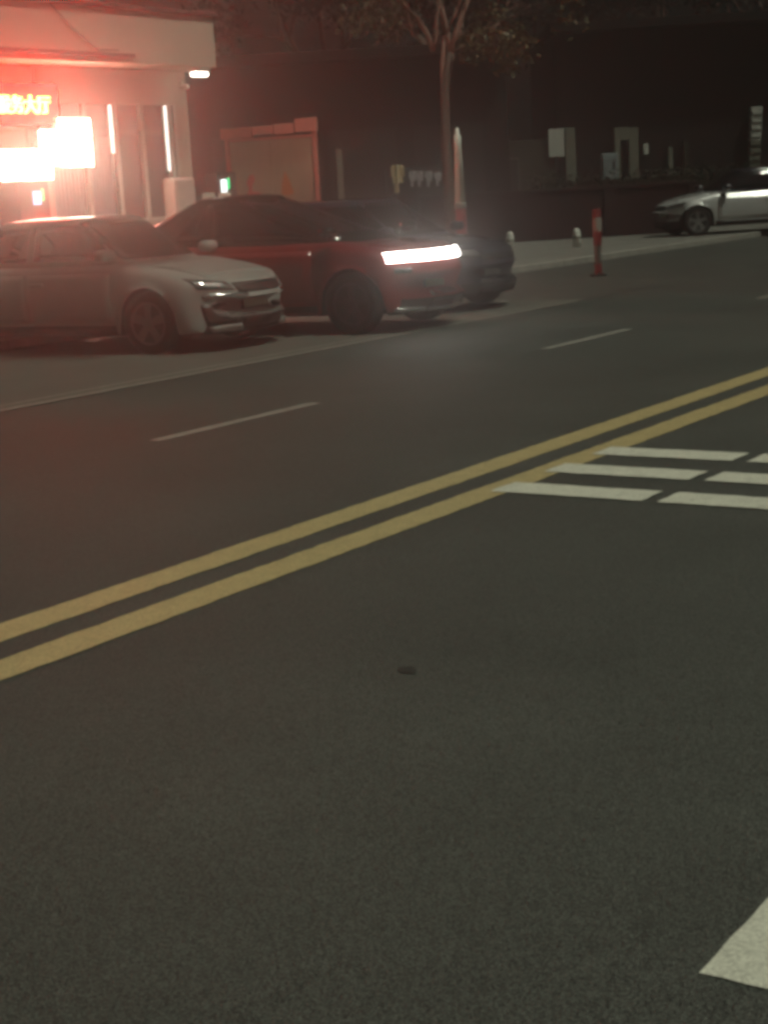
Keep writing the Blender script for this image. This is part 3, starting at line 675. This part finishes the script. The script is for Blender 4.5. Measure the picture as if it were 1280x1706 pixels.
    # hood and front
    patch('hood', paint_m(paint), bvh, [(bf+0.05, -hw*0.74), (L/2-0.36, -hw*0.66), (L/2-0.36, hw*0.66), (bf+0.05, hw*0.74)], 'z', 10, 12, 0.005)
    for q_ in spec['front']: patch(q_[0], q_[1], bvh, q_[2], 'x', q_[4] if len(q_) > 4 else 16, 4, q_[3])
    pz, pm = spec['plate']
    h_ = bvh.ray_cast(Vector((5, 0, pz)), Vector((-1, 0, 0)))[0]
    px_ = h_.x+0.012
    pl = box('number_plate', M['blackplastic'], t, px_-0.03, px_, -0.24, 0.24, pz-0.085, pz+0.085, bev=0.008)
    box('plate_face', M[pm], pl, px_+0.001, px_+0.006, -0.22, 0.22, pz-0.07, pz+0.07)
    return t
def paint_m(p_): return M[p_]
SEDAN = dict(plate=(0.50, 'plate'), L=4.72, W=1.80, H=1.47, fo=0.98, wb=2.68, wr=0.325, belt=0.96, zb=0.19, bulge=0.36,
    top=[(0, 0.52), (0.05, 0.64), (0.13, 0.72), (0.35, 0.80), (0.8, 0.89), (1.25, 0.97), (3.6, 1.0), (4.3, 1.03), (4.6, 0.98), (4.72, 0.72)],
    cabin=(1.15, 2.0, 3.3, 4.2),
    lamp=[(0.42, 0.63), (0.76, 0.66), (0.80, 0.775), (0.46, 0.715)],
    corner=[('air_intake', 'blackplastic', [(0.42, 0.29), (0.70, 0.27), (0.74, 0.50), (0.44, 0.50)], 0.004),
            ('intake_trim', 'paint_white', [(0.34, 0.22), (0.66, 0.21), (0.69, 0.265), (0.38, 0.28)], 0.02), ('chrome_strip', 'chrome', [(0.30, 0.565), (0.70, 0.565), (0.73, 0.60), (0.30, 0.60)], 0.012)],
    front=[('grille', 'blackplastic', [(-0.38, 0.60), (0.38, 0.60), (0.42, 0.70), (-0.42, 0.70)], 0.006), ('lower_grille', 'blackplastic', [(-0.36, 0.24), (0.36, 0.24), (0.36, 0.38), (-0.36, 0.38)], 0.006)])
SUV = dict(plate=(0.54, 'plate'), L=4.9, W=1.86, H=1.62, fo=0.86, wb=2.9, wr=0.345, belt=1.05, zb=0.21, bulge=0.36,
    top=[(0, 0.60), (0.04, 0.76), (0.10, 0.88), (0.30, 0.95), (0.7, 1.0), (1.15, 1.06), (3.5, 1.1), (4.5, 1.12), (4.8, 1.05), (4.9, 0.8)],
    cabin=(0.78, 2.55, 3.15, 4.80), lampmat='headlamp',
    lamp=[(0.60, 0.66), (0.76, 0.66), (0.76, 0.72), (0.60, 0.71)],
    corner=[('corner_trim', 'chrome', [(0.45, 0.235), (0.78, 0.235), (0.78, 0.275), (0.45, 0.275)], 0.02)],
    front=[('light_bar', 'drl', [(-0.82, 0.785), (0.82, 0.785), (0.82, 0.885), (-0.82, 0.885)], 0.014, 30), ('lower_grille', 'blackplastic', [(-0.40, 0.27), (0.40, 0.27), (0.34, 0.44), (-0.34, 0.44)], 0.006), ('lower_trim', 'chrome', [(-0.40, 0.225), (0.40, 0.225), (0.40, 0.262), (-0.40, 0.262)], 0.02)])
HATCH = dict(SUV, L=4.4, wb=2.7, cabin=(1.0, 1.9, 3.5, 4.22), plate=(0.52, 'plateblue'), H=1.55, belt=1.0, corner=[], lamp=[(0.44, 0.70), (0.78, 0.72), (0.80, 0.83), (0.48, 0.80)], top=[(0, 0.56), (0.04, 0.70), (0.10, 0.80), (0.30, 0.88), (0.7, 0.95), (1.15, 1.01), (3.5, 1.05), (4.1, 1.07), (4.32, 1.0), (4.4, 0.76)],
    front=[('grille', 'blackplastic', [(-0.44, 0.66), (0.44, 0.66), (0.46, 0.76), (-0.46, 0.76)], 0.006), ('lower_grille', 'blackplastic', [(-0.5, 0.25), (0.5, 0.25), (0.46, 0.42), (-0.46, 0.42)], 0.006)])
def by_wheel(spec, g, head, side=-1, k=1.0):
    xl, yl = k*(spec['L']/2-spec['fo']), k*side*(spec['W']/2-0.02)
    c, s_ = math.cos(head), math.sin(head)
    return (g[0]-(xl*c-yl*s_), g[1]-(xl*s_+yl*c), 0.004)
hd = R(-86)
car('pale_sedan', 'pale grey sedan parked nose out nearest the camera', SEDAN, 'paint_white', by_wheel(SEDAN, (13.62, 12.6), hd, k=1.09), hd, 'rimmid', scale=1.09)
hd = R(-85)
car('red_crossover', 'red crossover with a lit white light bar across its nose', SUV, 'paint_red', by_wheel(SUV, (15.80, 11.27), hd, k=1.08), hd, 'rimdark', 1.08, roof='roof_black')
hd = R(-88)
car('dark_blue_hatchback', 'dark blue car parked beyond the red crossover', HATCH, 'paint_blue', by_wheel(HATCH, (18.45, 12.0), hd, k=1.04), hd, 'rimdark', 1.04)
ax = -(R0*math.sin(R(82))+F0*math.cos(R(82)))
hd = math.atan2(ax.y, ax.x); g = on_ground(1165, 393, 0.12)
SALOON = dict(SEDAN, corner=[], fo=0.76, L=4.5, bulge=0.42)
lc = by_wheel(SALOON, g, hd, 1, 1.12)
car('silver_saloon', 'silver saloon cut off by the right edge of the picture', SALOON, 'paint_silver', (lc[0], lc[1], 0.12), hd, scale=1.12, roof='paint_blue')

# ------------------------------------------------------------------ added haze volume, stands in for lens glare
hz = MB().box(-142, 162, -142, 162, -1.2, 22.0).build('haze', None); tag(hz, 'added haze volume imitating lens glare around the lit sign and lamps', 'haze', kind='stuff')
hm = bpy.data.materials.new('glare_haze'); hm.use_nodes = True; t = hm.node_tree; t.nodes.clear()
o = t.nodes.new('ShaderNodeOutputMaterial'); vv = t.nodes.new('ShaderNodeVolumePrincipled')
vv.inputs['Color'].default_value = (0.9, 0.88, 0.86, 1); vv.inputs['Density'].default_value = 0.013; vv.inputs['Anisotropy'].default_value = 0.905
t.links.new(vv.outputs[0], o.inputs['Volume']); hz.data.materials.append(hm)
